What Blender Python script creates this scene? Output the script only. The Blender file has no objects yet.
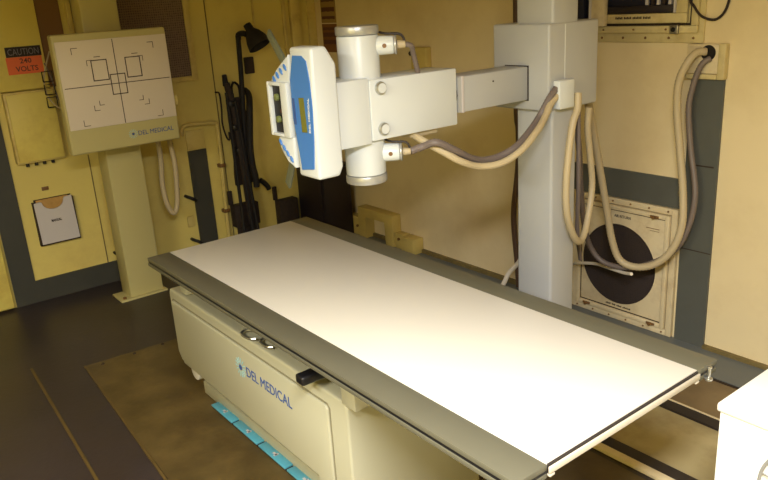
import bpy, bmesh, math, random
from mathutils import Vector, Matrix
random.seed(7)
SC = bpy.context.scene
COL = SC.collection
XW, YW, ZC = -4.70, 3.03, 2.25          # left wall plane, right wall plane, ceiling height

# ---------------------------------------------------------------- materials
def lin(c):
    return tuple(((v/255)/12.92 if v/255 <= .04045 else ((v/255+.055)/1.055)**2.4) for v in c) + (1.0,)
_M = {}
def mat(name, rgb, rough=.5, metal=0.0, spec=.5, noise=0.0, nscale=6.0, dirt=None, dirt_amt=0.0, dscale=2.5, bump=0.0, bscale=120.0, coat=0.0, clear=0.0):
    if name in _M: return _M[name]
    m = bpy.data.materials.new(name); m.use_nodes = True
    nt = m.node_tree; b = nt.nodes['Principled BSDF']
    b.inputs['Roughness'].default_value = rough
    b.inputs['Metallic'].default_value = metal
    b.inputs['Specular IOR Level'].default_value = spec
    b.inputs['Coat Weight'].default_value = coat
    tc = nt.nodes.new('ShaderNodeTexCoord')
    base = lin(rgb)
    last = None
    if noise > 0:
        n = nt.nodes.new('ShaderNodeTexNoise'); n.inputs['Scale'].default_value = nscale; n.inputs['Detail'].default_value = 5
        nt.links.new(tc.outputs['Object'], n.inputs['Vector'])
        r = nt.nodes.new('ShaderNodeValToRGB')
        r.color_ramp.elements[0].position = .3; r.color_ramp.elements[1].position = .7
        r.color_ramp.elements[0].color = tuple(v*(1-noise) for v in base[:3]) + (1,)
        r.color_ramp.elements[1].color = tuple(min(1, v*(1+noise)) for v in base[:3]) + (1,)
        nt.links.new(n.outputs['Fac'], r.inputs['Fac']); last = r.outputs['Color']
    if dirt is not None:
        n2 = nt.nodes.new('ShaderNodeTexNoise'); n2.inputs['Scale'].default_value = dscale; n2.inputs['Detail'].default_value = 8; n2.inputs['Roughness'].default_value = .65
        nt.links.new(tc.outputs['Object'], n2.inputs['Vector'])
        r2 = nt.nodes.new('ShaderNodeValToRGB'); r2.color_ramp.elements[0].position = .48; r2.color_ramp.elements[1].position = .72
        r2.color_ramp.elements[0].color = (0, 0, 0, 1); r2.color_ramp.elements[1].color = (dirt_amt,)*3 + (1,)
        nt.links.new(n2.outputs['Fac'], r2.inputs['Fac'])
        mx = nt.nodes.new('ShaderNodeMix'); mx.data_type = 'RGBA'
        nt.links.new(r2.outputs['Color'], mx.inputs['Factor'])
        if last is None: mx.inputs['A'].default_value = base
        else: nt.links.new(last, mx.inputs['A'])
        mx.inputs['B'].default_value = lin(dirt); last = mx.outputs['Result']
    if last is None: b.inputs['Base Color'].default_value = base
    else: nt.links.new(last, b.inputs['Base Color'])
    if bump > 0:
        n3 = nt.nodes.new('ShaderNodeTexNoise'); n3.inputs['Scale'].default_value = bscale; n3.inputs['Detail'].default_value = 3
        nt.links.new(tc.outputs['Object'], n3.inputs['Vector'])
        bp = nt.nodes.new('ShaderNodeBump'); bp.inputs['Strength'].default_value = bump; bp.inputs['Distance'].default_value = .002
        nt.links.new(n3.outputs['Fac'], bp.inputs['Height']); nt.links.new(bp.outputs['Normal'], b.inputs['Normal'])
    m.diffuse_color = base
    _M[name] = m
    return m

WALL   = mat('wall_paint', (216, 198, 112), .55, noise=.05, nscale=2.2, dirt=(176, 146, 84), dirt_amt=.45, dscale=2.0, bump=.25, bscale=60)
WALL_LIT  = mat('wall_paint_lit', (228, 210, 166), .5, noise=.04, nscale=2.2, dirt=(190, 160, 104), dirt_amt=.35, dscale=1.6, bump=.2, bscale=60)  # wall paint made lighter and paler in colour for the lit right wall
DOORP  = mat('door_paint', (218, 200, 104), .5, noise=.05, nscale=3, dirt=(170, 135, 60), dirt_amt=.5, dscale=4, bump=.15)
TRIMY  = mat('trim_cream', (208, 188, 112), .5, noise=.06, nscale=8, dirt=(150, 115, 60), dirt_amt=.5, dscale=9)
GREY_LIT  = mat('grey_band_paint_lit', (86, 88, 82), .5, noise=.06, nscale=4, dirt=(76, 74, 66), dirt_amt=.4, dscale=5)  # band grey lightened in colour for its lit stretch on the right wall
GREY_DIM   = mat('grey_band_paint_shaded', (58, 58, 52), .5, noise=.06, nscale=4, dirt=(72, 70, 60), dirt_amt=.4, dscale=5)  # same band grey, its colour darkened for the dim left wall
TRIMR  = mat('trim_cream_pale', (204, 188, 136), .5, noise=.06, nscale=8, dirt=(150, 124, 78), dirt_amt=.5, dscale=9)
BROWNE = mat('brown_edge', (116, 100, 58), .6, noise=.2, nscale=20)
GROOVE = mat('cover_groove', (128, 122, 98), .6)
DARKL  = mat('dark_line', (52, 38, 24), .8)
FLOOR  = mat('floor_sheet', (50, 42, 42), .38, noise=.16, nscale=3, dirt=(52, 40, 30), dirt_amt=.6, dscale=2.2, bump=.3, bscale=45)
PLATEL = mat('rail_bed_sheet', (178, 164, 122), .4, noise=.12, nscale=5, dirt=(120, 92, 50), dirt_amt=.5, dscale=4)
PLATEM = mat('side_bed_sheet', (126, 106, 74), .4, noise=.12, nscale=5, dirt=(90, 70, 46), dirt_amt=.5, dscale=4)
GREYF  = mat('grey_floor_paint', (106, 110, 108), .5, noise=.06, nscale=4)
PLATE  = mat('floor_plate_sheet', (86, 70, 38), .36, noise=.30, nscale=7, dirt=(66, 50, 28), dirt_amt=.7, dscale=4, bump=.3, bscale=45)
RIDGE  = mat('floor_ridge', (88, 70, 36), .4, noise=.15, nscale=12)
CEIL   = mat('ceiling_paint', (214, 190, 118), .7, noise=.03)
WHITE  = mat('machine_white', (211, 216, 216), .34, noise=.015, nscale=3)
WHITE2 = mat('machine_white_base', (174, 171, 146), .4, noise=.02, nscale=3)
STANDW = mat('stand_grey_white', (176, 177, 176), .4, noise=.02, nscale=3)
BUCKW  = mat('bucky_white', (182, 172, 118), .45, noise=.02, nscale=4)
BUCKF  = mat('bucky_front', (212, 200, 184), .5, noise=.02, nscale=4)
TOPW   = mat('table_laminate', (208, 203, 190), .3, noise=.008, nscale=2)
RAILG  = mat('table_rail_grey', (96, 93, 76), .42, metal=.1, noise=.03, nscale=10)
ALU    = mat('aluminium', (190, 190, 184), .28, metal=.9)
ALUD   = mat('brushed_band', (176, 176, 172), .34, metal=.45)
TRIMB  = mat('end_trim_beige', (196, 186, 166), .4)
BLACK  = mat('black_plastic', (16, 15, 18), .45)
DARK   = mat('dark_recess', (20, 18, 22), .8)
DKBROWN= mat('dark_frame_metal', (44, 36, 32), .6)
BLUE   = mat('panel_blue', (66, 122, 196), .4)
INK    = mat('logo_blue', (54, 82, 142), .5)
TEAL   = mat('logo_teal', (150, 205, 212), .5)
LINE   = mat('line_ink', (70, 56, 48), .6)
CYAN   = mat('pedal_cyan', (84, 160, 180), .4, noise=.04, nscale=30)
LCD    = mat('display_olive', (112, 112, 48), .25)
KNOBG  = mat('knob_green', (112, 122, 72), .5)
PADDLE = mat('paddle_grey_green', (106, 110, 88), .5)
HCREAM = mat('hose_cream', (184, 168, 134), .5)
HGREY  = mat('hose_grey', (112, 100, 94), .5)
HBROWN = mat('hose_brown', (84, 62, 48), .55)
HWHITE = mat('hose_white', (220, 212, 196), .5)
ORANGE = mat('sign_orange', (222, 104, 56), .5)
SIGNK  = mat('sign_black', (26, 18, 22), .5)
SIGNTX = mat('sign_text_grey', (110, 104, 112), .5)
MAROON = mat('notice_maroon', (88, 50, 42), .6)
PAPER  = mat('notice_paper', (158, 128, 76), .7)
REDP   = mat('notice_red', (128, 84, 48), .7)
POCKET = mat('pocket_grey', (198, 192, 192), .45)
TAN    = mat('tan_card', (176, 136, 72), .7, noise=.15, nscale=30)
BROWNP = mat('brown_plate', (116, 82, 44), .5)
CABIN  = mat('cabinet_dark', (34, 26, 32), .5, noise=.1)
STRAP  = mat('strap_black', (22, 18, 20), .75, noise=.2, nscale=40)
STRAPB = mat('strap_brown', (48, 36, 30), .8, noise=.25, nscale=40)
NAVY   = mat('navy_gap', (14, 16, 40), .6)
VENTC  = mat('vent_cream', (216, 200, 162), .45, noise=.03, nscale=10, dirt=(150, 118, 76), dirt_amt=.4, dscale=10)
LIDW   = mat('cabinet_white', (238, 235, 222), .4)
FILM   = mat('fan_plastic', (140, 138, 130), .25)
WOODC  = mat('bracket_cream', (202, 180, 104), .55, noise=.06, nscale=12)
STEEL  = mat('steel', (170, 166, 160), .3, metal=.9)

def mesh_weave(name, c1, c2, scale):
    if name in _M: return _M[name]
    m = bpy.data.materials.new(name); m.use_nodes = True; nt = m.node_tree; b = nt.nodes['Principled BSDF']
    tc = nt.nodes.new('ShaderNodeTexCoord'); v = nt.nodes.new('ShaderNodeTexVoronoi'); v.inputs['Scale'].default_value = scale
    v.inputs['Randomness'].default_value = .15
    nt.links.new(tc.outputs['Object'], v.inputs['Vector'])
    r = nt.nodes.new('ShaderNodeValToRGB'); r.color_ramp.elements[0].position = .25; r.color_ramp.elements[1].position = .5
    r.color_ramp.elements[0].color = lin(c1); r.color_ramp.elements[1].color = lin(c2)
    nt.links.new(v.outputs['Distance'], r.inputs['Fac']); nt.links.new(r.outputs['Color'], b.inputs['Base Color'])
    b.inputs['Roughness'].default_value = .7
    _M[name] = m; return m
MESHP = mesh_weave('dark_mesh', (76, 62, 60), (124, 104, 86), 70)
MESHV = mesh_weave('vent_mesh', (26, 20, 22), (52, 42, 38), 110)

# ---------------------------------------------------------------- mesh builder
def catmull(pts, n=8):
    P = [Vector(p) for p in pts]; out = []
    P = [P[0]*2-P[1]] + P + [P[-1]*2-P[-2]]
    for i in range(1, len(P)-2):
        a, b, c, d = P[i-1:i+3]
        for k in range(n):
            t = k/n
            out.append(.5*((2*b)+(c-a)*t+(2*a-5*b+4*c-d)*t*t+(3*b-a-3*c+d)*t**3))
    out.append(P[-2]); return out

class MB:
    def __init__(s): s.bm = bmesh.new(); s.mats = []
    def _mi(s, m):
        if m is None: return 0
        if m not in s.mats: s.mats.append(m)
        return s.mats.index(m)
    def _add(s, vs, fs, mi=0, bev=0, seg=2):
        bv = [s.bm.verts.new(v) for v in vs]; ff = []
        for f in fs:
            try: q = s.bm.faces.new([bv[i] for i in f]); q.material_index = mi; ff.append(q)
            except ValueError: pass
        if bev > 0:
            es = list({e for f in ff for e in f.edges})
            r = bmesh.ops.bevel(s.bm, geom=es, offset=bev, segments=seg, profile=.5, affect='EDGES', clamp_overlap=True)
            for f in r['faces']: f.material_index = mi
        return s
    def box(s, x0, x1, y0, y1, z0, z1, bev=0, seg=2, m=None):
        x0, x1 = sorted((x0, x1)); y0, y1 = sorted((y0, y1)); z0, z1 = sorted((z0, z1))
        v = [(x, y, z) for z in (z0, z1) for y in (y0, y1) for x in (x0, x1)]
        f = [(0, 2, 3, 1), (4, 5, 7, 6), (0, 1, 5, 4), (2, 6, 7, 3), (0, 4, 6, 2), (1, 3, 7, 5)]
        return s._add(v, f, s._mi(m), bev, seg)
    def prism(s, A, B, bev=0, seg=2, m=None):
        """loft between two matching loops A and B of 3-D points"""
        n = len(A); v = list(A)+list(B)
        f = [tuple(range(n))[::-1], tuple(range(n, 2*n))] + [(i, (i+1) % n, n+(i+1) % n, n+i) for i in range(n)]
        return s._add(v, f, s._mi(m), bev, seg)
    def cyl(s, p0, p1, r0, r1=None, seg=24, bev=0, m=None):
        r1 = r0 if r1 is None else r1
        p0 = Vector(p0); p1 = Vector(p1); d = (p1-p0).normalized()
        a = d.orthogonal().normalized(); b = d.cross(a)
        A = [p0+(a*math.cos(t)+b*math.sin(t))*r0 for t in [2*math.pi*i/seg for i in range(seg)]]
        B = [p1+(a*math.cos(t)+b*math.sin(t))*r1 for t in [2*math.pi*i/seg for i in range(seg)]]
        if bev <= 0: return s.prism(A, B, m=m)
        bv = min(bev, r0*.5)
        L = (p1-p0).length
        rings = []
        for (q, rr) in ((0, r0-bv), (bv*.3, r0-bv*.3), (bv, r0), (L-bv, r1), (L-bv*.3, r1-bv*.3), (L, r1-bv)):
            c = p0+d*q
            rings.append([c+(a*math.cos(t)+b*math.sin(t))*rr for t in [2*math.pi*i/seg for i in range(seg)]])
        return s.rings(rings, m=m)
    def rings(s, rings, m=None, cap=True):
        mi = s._mi(m); n = len(rings[0])
        R = [[s.bm.verts.new(v) for v in r] for r in rings]
        for i in range(len(R)-1):
            for k in range(n):
                q = s.bm.faces.new((R[i][k], R[i][(k+1) % n], R[i+1][(k+1) % n], R[i+1][k])); q.material_index = mi
        if cap:
            for r in (R[0][::-1], R[-1]):
                q = s.bm.faces.new(r); q.material_index = mi
        return s
    def tube(s, pts, r, seg=12, n=8, ribs=0.0, pitch=.012, m=None, smooth=True):
        P = catmull(pts, n) if smooth and len(pts) > 2 else [Vector(p) for p in pts]
        if ribs > 0:                                  # resample evenly for the corrugation
            L = [0]
            for i in range(1, len(P)): L.append(L[-1]+(P[i]-P[i-1]).length)
            N = max(4, int(L[-1]/(pitch/2))); Q = []; j = 0
            for i in range(N+1):
                t = L[-1]*i/N
                while j < len(L)-2 and L[j+1] < t: j += 1
                u = (t-L[j])/max(1e-9, L[j+1]-L[j]); Q.append(P[j].lerp(P[j+1], min(1, u)))
            P = Q
        d = (P[1]-P[0]).normalized(); a = d.orthogonal().normalized(); R = []
        for i, p in enumerate(P):
            d = (P[min(i+1, len(P)-1)]-P[max(i-1, 0)]).normalized()
            a = (a-d*a.dot(d)).normalized(); b = d.cross(a)
            rr = r*(1+ribs*(1 if i % 2 else -1)) if ribs > 0 else r
            R.append([p+(a*math.cos(t)+b*math.sin(t))*rr for t in [2*math.pi*k/seg for k in range(seg)]])
        return s.rings(R, m=m)
    def text(s, body, o, u, v, size, ext=.0006, bold=0.0, width=None, m=None, align='CENTER'):
        """flat lettering: o = centre, u = reading direction, v = up direction"""
        c = bpy.data.curves.new('t', 'FONT'); c.body = body; c.size = size; c.extrude = ext; c.offset = bold; c.resolution_u = 3
        ob = bpy.data.objects.new('t', c); COL.objects.link(ob)
        dg = bpy.context.evaluated_depsgraph_get(); me = bpy.data.meshes.new_from_object(ob.evaluated_get(dg))
        xs = [q.co.x for q in me.vertices]; ys = [q.co.y for q in me.vertices]
        cx, cy = (min(xs)+max(xs))/2, (min(ys)+max(ys))/2; k = 1 if width is None else width/(max(xs)-min(xs))
        u = Vector(u).normalized(); v = Vector(v).normalized(); w = u.cross(v); o = Vector(o); mi = s._mi(m)
        vs = [s.bm.verts.new(o+u*((q.co.x-cx)*k)+v*(q.co.y-cy)+w*(q.co.z+ext)) for q in me.vertices]
        for p in me.polygons:
            try: f = s.bm.faces.new([vs[i] for i in p.vertices]); f.material_index = mi
            except ValueError: pass
        bpy.data.objects.remove(ob); bpy.data.curves.remove(c); bpy.data.meshes.remove(me)
        return s
    def build(s, name, m, parent=None, ang=35, flat=False):
        bm = s.bm
        bmesh.ops.recalc_face_normals(bm, faces=bm.faces)
        me = bpy.data.meshes.new(name)
        if parent is None:
            xs = [v.co.x for v in bm.verts]; ys = [v.co.y for v in bm.verts]; zs = [v.co.z for v in bm.verts]
            o = Vector(((min(xs)+max(xs))/2, (min(ys)+max(ys))/2, min(zs)))
        else:
            o = Vector(parent['_w'])
        for v in bm.verts: v.co -= o
        for f in bm.faces: f.smooth = not flat
        bm.to_mesh(me); bm.free()
        if not flat: me.set_sharp_from_angle(angle=math.radians(ang))
        for q in (s.mats or [m]): me.materials.append(q)
        ob = bpy.data.objects.new(name, me); COL.objects.link(ob)
        ob['_w'] = tuple(o)
        if parent is None: ob.location = o
        else: ob.parent = parent
        return ob

def tag(o, label, cat, group=None, kind=None):
    o['label'] = label; o['category'] = cat
    if group: o['group'] = group
    if kind: o['kind'] = kind
    return o
def thing(name, loc, label, cat, group=None):
    o = bpy.data.objects.new(name, None); COL.objects.link(o); o.location = loc; o['_w'] = tuple(loc)
    o.empty_display_size = .1
    return tag(o, label, cat, group)
def struct(o): o['kind'] = 'structure'; return o
def B(*a, **k): return MB().box(*a, **k)

# ================================================================ ROOM SHELL
XR, YN = 1.7, -1.5
struct(B(XW-.1, XR+.1, YN-.1, YW+.1, -.1, 0).build('floor', FLOOR))
struct(B(XW-.1, XR+.1, YN-.1, YW+.1, ZC, ZC+.1).build('ceiling', CEIL))
struct(B(XW-.1, XW, YN-.1, YW+.1, 0, ZC).build('wall_left', WALL))
struct(B(XW, XR+.1, YW, YW+.1, 0, ZC).build('wall_right', WALL_LIT))
struct(B(XR, XR+.1, YN-.1, YW, 0, ZC).build('wall_rear', WALL))
struct(B(XW, XR, YN-.1, YN, 0, ZC).build('wall_near', WALL))

# floor: sheet seams, raised plate with rivets
struct(B(-3.4, XR, 2.112, 2.442, 0, .003).build('floor_bed', PLATEL, flat=True))
struct(B(-3.4, XR, 2.512, 2.786, 0, .003).build('floor_side', PLATEM, flat=True))
def strip(mb, p, q, w, h, z0=0.0, m=None):
    p = Vector((p[0], p[1], 0)); q = Vector((q[0], q[1], 0)); d = (q-p).normalized(); n = Vector((-d.y, d.x, 0))*w/2
    A = [p-n, q-n, q+n, p+n]
    mb.prism([Vector((a.x, a.y, z0)) for a in A], [Vector((a.x, a.y, z0+h)) for a in A], m=m)
pl = MB()
pl.prism([(-3.575, .785, 0), (-2.40, .73, 0), (.6, .62, 0), (.6, 1.99, 0), (-3.50, 1.99, 0)],
         [(-3.575, .785, .004), (-2.40, .73, .004), (.6, .62, .004), (.6, 1.99, .004), (-3.50, 1.99, .004)])
struct(pl.build('floor_plate', PLATE, flat=True))
rv = MB()
for y in (.86, 1.02, 1.17, 1.33, 1.5, 1.66): rv.cyl((-3.535, y, .004), (-3.535, y, .008), .009, .006, 10)
for x in []: rv.cyl((x, .835-.055*(x+3.575), .004), (x, .835-.055*(x+3.575), .0065), .006, .004, 8)
struct(rv.build('floor_rivets', DARKL))
rd = MB()
strip(rd, (-3.75, .575), (-2.3, .515), .012, .004)
strip(rd, (-2.3, .515), (.6, .38), .012, .004)
strip(rd, (-3.575, .785), (-2.4, .722), .010, .006)
strip(rd, (-2.4, .722), (.6, .60), .010, .006)
struct(rd.build('floor_seams', RIDGE, flat=True))

# ---- left wall: painted bands, panels
tl = MB(); tl.box(XW, XW+.012, .722, .85, 0, 1.13)
struct(tl.build('trim_1', GREY_DIM, flat=True))
struct(B(XW, XW+.012, .85, 1.50, 0, .135).build('trim_2', GREY_DIM, flat=True))
struct(B(XW, XW+.012, 1.935, 2.065, .09, .75).build('trim_3', GREY_DIM, flat=True))
d1 = struct(B(XW, XW+.045, .05, .708, .012, 2.0, bev=.012, seg=3).build('door_1', DOORP))
s1 = MB(); s1.box(XW, XW+.004, 1.294, 1.300, .135, .84); s1.box(XW, XW+.004, 2.188, 2.194, .06, ZC)
struct(s1.build('trim_4', BROWNE, flat=True))
s2 = MB(); s2.box(XW, XW+.02, 2.76, 2.785, 0, ZC, bev=.004); s2.box(XW, XW+.035, 2.815, 2.895, 0, ZC, bev=.01); s2.box(XW, XW+.01, 2.53, 2.545, 1.42, ZC, bev=.003); s2.box(XW, XW+.02, 2.965, 3.03, 0, ZC, bev=.004)
struct(s2.build('trim_5', TRIMY))

up = thing('breaker_panel', (XW, .9, 1.27), 'large flat yellow wall panel carrying the orange voltage caution sign', 'panel')
B(XW, XW+.03, .45, 1.150, 1.268, 2.2, bev=.006).build('panel_door', DOORP, up)
B(XW+.001, XW+.012, 1.15, 1.285, 1.268, 2.2).build('side_channel', BROWNP, up)
mb = MB(); mb.box(XW+.03, XW+.046, .78, .875, 1.58, 1.62, bev=.004); mb.build('latch', BROWNP, up)
sg = thing('caution_sign', (XW+.03, 1.04, 1.355), 'orange and black CAUTION 240 VOLTS sign on the yellow wall panel', 'sign')
B(XW+.0302, XW+.032, .943, 1.134, 1.357, 1.452).build('orange_field', ORANGE, sg, flat=True)
B(XW+.0302, XW+.0322, .948, 1.137, 1.4525, 1.508).build('black_field', SIGNK, sg, flat=True)
MB().text('CAUTION', (XW+.0323, 1.042, 1.480), (0, 1, 0), (0, 0, 1), .050, width=.165).build('heading_text', SIGNTX, sg, flat=True)
mb = MB(); mb.text('240', (XW+.0322, 1.045, 1.430), (0, 1, 0), (0, 0, 1), .038, width=.062, bold=.0006); mb.text('VOLTS', (XW+.0322, 1.045, 1.386), (0, 1, 0), (0, 0, 1), .040, width=.12, bold=.0006)
mb.build('voltage_text', MAROON, sg, flat=True)

eb = thing('electrical_box', (XW, 1.02, .85), 'yellow electrical box with four dark knockouts under it, below the caution sign', 'electrical box')
B(XW, XW+.05, .885, 1.160, .852, 1.262, bev=.006).build('box_body', TRIMY, eb)
B(XW+.0505, XW+.062, .897, 1.150, .864, 1.252, bev=.004).build('box_door', DOORP, eb)
for y in (.942, .99, 1.036, 1.084):
    MB().cyl((XW+.028, y, .852), (XW+.028, y, .832), .010, seg=10).build('knockout', BLACK, eb)

dp = thing('document_pocket', (XW, 1.035, .345), 'grey wall document pocket with a tan card, below the electrical box', 'document holder')
def rz(y, z): return (XW+.03, y, z)
pts = [(.932, .352), (1.152, .352), (1.146, .622)] + [(1.105-.0, .618)] + [(1.035+.062*math.cos(a), .606-.048*math.sin(a)) for a in [math.pi*i/10 for i in range(11)]] + [(.965, .612), (.927, .608)]
mb = MB(); mb.prism([(XW+.022, y, z) for y, z in pts], [(XW+.032, y, z) for y, z in pts]); mb.build('pocket_front', POCKET, dp)
mb = MB(); mb.box(XW, XW+.004, .935, 1.149, .352, .625); mb.box(XW, XW+.030, .922, .932, .345, .612); mb.box(XW, XW+.030, 1.148, 1.156, .345, .612); mb.box(XW, XW+.030, .922, 1.156, .343, .352); mb.build('pocket_shell', DARKL, dp)
B(XW+.006, XW+.014, .945, 1.13, .36, .622, bev=.003).build('tan_card', TAN, dp)
MB().text('MANUAL', (XW+.0322, 1.037, .488), (0, 1, 0), (0, 0, 1), .022, width=.06, bold=.0008).build('pocket_text', DARKL, dp, flat=True)
tag(B(XW, XW+.006, .995, 1.035, .672, .694, bev=.002).build('wall_tag', BROWNP), 'tiny brown plate on the yellow wall just above the document pocket', 'plate')

# cable with black buckles beside caution sign
cb = thing('hanging_cable', (XW, 1.12, 1.15), 'thin looped cable with black buckles hanging beside the caution sign', 'cable')
MB().tube([(-4.62, 1.17, 1.47), (-4.6, 1.133, 1.398), (-4.6, 1.108, 1.328), (-4.6, 1.104, 1.25), (-4.58, 1.121, 1.192), (-4.5, 1.137, 1.161), (-4.43, 1.16, 1.16)], .0045, 8).build('cable', HCREAM, cb)
MB().tube([(-4.6, 1.125, 1.41), (-4.595, 1.145, 1.33), (-4.59, 1.155, 1.24), (-4.57, 1.165, 1.17), (-4.5, 1.175, 1.13)], .0035, 8).build('cable', HGREY, cb)
for z in (1.335, 1.262, 1.19):
    mb = MB(); mb.tube([(-4.588, 1.098, z-.028), (-4.588, 1.098, z+.028), (-4.588, 1.152, z+.028), (-4.588, 1.152, z-.028), (-4.588, 1.098, z-.028)], .004, 6, smooth=False); mb.build('buckle', BLACK, cb)
tag(MB().tube([(XW+.034, 1.375, 1.52), (XW+.034, 1.383, ZC-.001)], .010, 10).build('wall_rod', STEEL), 'bright vertical rod on the left wall above the wall bucky', 'rod')

# mesh screen
ms = thing('mesh_screen', (XW, 1.8, 1.2), 'dark woven mesh screen in a cream frame on the left wall', 'mesh panel')
B(XW+.002, XW+.012, 1.345, 2.037, 1.235, 2.05).build('mesh', MESHP, ms, flat=True)
mb = MB(); mb.box(XW, XW+.022, 2.035, 2.075, 1.205, 2.09, bev=.003); mb.box(XW, XW+.022, 1.32, 2.035, 1.205, 1.237, bev=.003); mb.box(XW, XW+.022, 1.32, 1.347, 1.237, 2.09, bev=.003); mb.box(XW, XW+.022, 1.347, 2.035, 2.05, 2.09, bev=.003)
mb.build('screen_frame', TRIMY, ms)

# pipe, wall plate, hooks, seams around band
pp = thing('wall_pipe', (XW, 2.1, .10), 'cream pipe bending along the left wall right of the wall bucky', 'pipe')
MB().tube([(-4.67, 1.90, .86), (-4.67, 1.909, .908), (-4.67, 1.95, .927), (-4.67, 2.04, .923), (-4.67, 2.14, .912), (-4.67, 2.157, .87), (-4.67, 2.155, .657), (-4.67, 2.145, .376), (-4.67, 2.14, .10)], .014, 10).build('pipe', TRIMY, pp)
for q in ((2.155, .62), (2.143, .3)): B(XW, XW+.05, q[0]-.022, q[0]+.022, q[1]-.012, q[1]+.012, bev=.003).build('pipe_clamp', BROWNP, pp)
tag(B(XW, XW+.014, 1.935, 2.065, .752, .885, bev=.003).build('cover_plate', TRIMY), 'cream cover plate above the dark grey band right of the wall bucky', 'plate')
tag(B(XW, XW+.016, 1.862, 1.91, .238, .312, bev=.004).build('wall_outlet', TRIMY), 'small cream outlet plate low on the left wall beside the grey band', 'outlet')
for z, l in ((.44, 'upper black hook stub on the left wall above the small outlet'), (.135, 'lower black hook stub on the left wall below the small outlet')):
    tag(MB().tube([(XW, 1.875, z+.015), (XW+.03, 1.88, z+.012), (XW+.045, 1.905, z-.002), (XW+.045, 1.93, z-.022)], .011, 10).build('wall_hook', BLACK), l, 'hook')
tag(MB().tube([(XW, 1.345, .19), (XW+.03, 1.35, .185), (XW+.045, 1.37, .165), (XW+.04, 1.385, .14)], .009, 8).build('wall_hook', BLACK), 'black hook stub on the left wall just left of the bucky column', 'hook')
tag(MB().tube([(-4.6, 1.80, .84), (-4.6, 1.799, .795), (-4.6, 1.793, .664), (-4.6, 1.796, .597), (-4.6, 1.80, .53)], .006, 8).build('hanging_strap', STRAPB), 'short dark strap hanging right of the cream conduit loop', 'strap')
tag(B(XW, XW+.02, 2.425, 2.495, 1.205, 1.315, bev=.004).build('light_switch', STRAPB), 'small dark switch plate on the left wall below the exam lamp head', 'switch')

# exam lamp
lp = thing('exam_lamp', (-4.6, 2.31, 0), 'dark exam lamp on a tall pole standing against the left wall', 'lamp')
mb = MB(); mb.cyl((-4.6, 2.325, 0), (-4.6, 2.325, .02), .036, seg=24, bev=.005); mb.build('lamp_base', STRAP, lp)
MB().tube([(-4.6, 2.31, .01), (-4.6, 2.315, .7), (-4.6, 2.345, 1.2), (-4.6, 2.355, 1.44)], .017, 12).build('pole', STRAP, lp)
MB().tube([(-4.6, 2.356, 1.44), (-4.595, 2.358, 1.470), (-4.56, 2.372, 1.478), (-4.53, 2.385, 1.47)], .019, 12).build('lamp_arm', STRAP, lp)
mb = MB(); ax0 = Vector((-4.53, 2.392, 1.535)); ax1 = Vector((-4.45, 2.430, 1.395)); dd = (ax1-ax0).normalized(); a_ = dd.orthogonal().normalized(); b_ = dd.cross(a_)
R = []
for t, r in ((0, .014), (.02, .026), (.25, .028), (.32, .034), (.45, .052), (.7, .070), (1.0, .080), (1.0, .074), (.85, .062), (.6, .04)):
    c = ax0.lerp(ax1, t); R.append([c+(a_*math.cos(w)+b_*math.sin(w))*r for w in [2*math.pi*k/28 for k in range(28)]])
mb.rings(R); mb.build('lamp_shade', STRAP, lp)

# hanging dark things
cr = thing('folded_tripod', (-4.62, 2.26, 0), 'folded dark tripod leaning left of the lamp pole', 'tripod')
MB().tube([(-4.61, 2.236, 1.17), (-4.60, 2.262, .95), (-4.575, 2.268, .6), (-4.555, 2.27, .20)], .022, 10).build('body_tube', STRAPB, cr)
mb = MB(); mb.cyl((-4.62, 2.235, 1.15), (-4.62, 2.232, 1.225), .020, .016, 12, bev=.004); mb.build('head', STRAP, cr)
for a, b in (((-4.60, 2.222, 1.11), (-4.54, 2.200, .0)), ((-4.60, 2.262, 1.10), (-4.525, 2.262, .0)), ((-4.585, 2.270, 1.05), (-4.51, 2.300, .0))):
    m1 = tuple(Vector(a).lerp(Vector(b), .5))
    MB().tube([a, m1, b], .012, 8, smooth=False).build('leg', STRAP, cr)
for k in range(3): mb = MB(); mb.cyl((-4.60+.002, 2.24+.008*k, 1.05-.16*k), (-4.60+.002, 2.245+.008*k, 1.015-.16*k), .027, seg=12, bev=.003); mb.build('clamp', BLACK, cr)
tag(MB().tube([(XW+.0, 2.19, 1.11), (XW+.05, 2.195, 1.10), (XW+.05, 2.197, 1.0), (XW+.05, 2.19, .90), (XW+.055, 2.205, .81), (XW+.055, 2.225, .79), (XW+.05, 2.23, .84)], .006, 8).build('key_lanyard', STRAPB), 'thin dark lanyard hanging left of the folded tripod', 'lanyard')
bg = thing('hanging_apron', (-4.63, 2.30, .42), 'dark brown apron hanging behind the lamp pole', 'apron')
mb = MB()
RR = []
for i in range(15):
    t = i/14; z = 1.06-.60*t; yc = 2.322-.02*t; w = .034+.030*min(1, t*4)+.008*math.sin(t*9)
    RR.append([(XW+.035+.020*math.cos(a)*(1+.2*math.sin(7*t+a*3)), yc+w*math.sin(a)*(1+.08*math.sin(5*a)), z) for a in [2*math.pi*k/24 for k in range(24)]])
mb.rings(RR); mb.build('apron_cloth', STRAPB, bg)
MB().tube([(XW, 2.33, 1.16), (XW+.03, 2.30, 1.13), (XW+.035, 2.295, 1.05)], .008, 8).build('strap', STRAP, bg)
MB().tube([(XW, 2.34, 1.16), (XW+.03, 2.352, 1.13), (XW+.035, 2.352, 1.05)], .008, 8).build('strap', STRAP, bg)
tag(MB().tube([(XW+.03, 2.395, 1.10), (-4.60, 2.385, 1.07), (-4.52, 2.335, .97), (-4.51, 2.305, .76), (-4.51, 2.305, .62), (-4.51, 2.318, .53), (-4.51, 2.318, .46)], .022, 10).build('hanging_belt', STRAP), 'thick black belt hanging right of the lamp pole, ending in a hook', 'belt')
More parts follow.
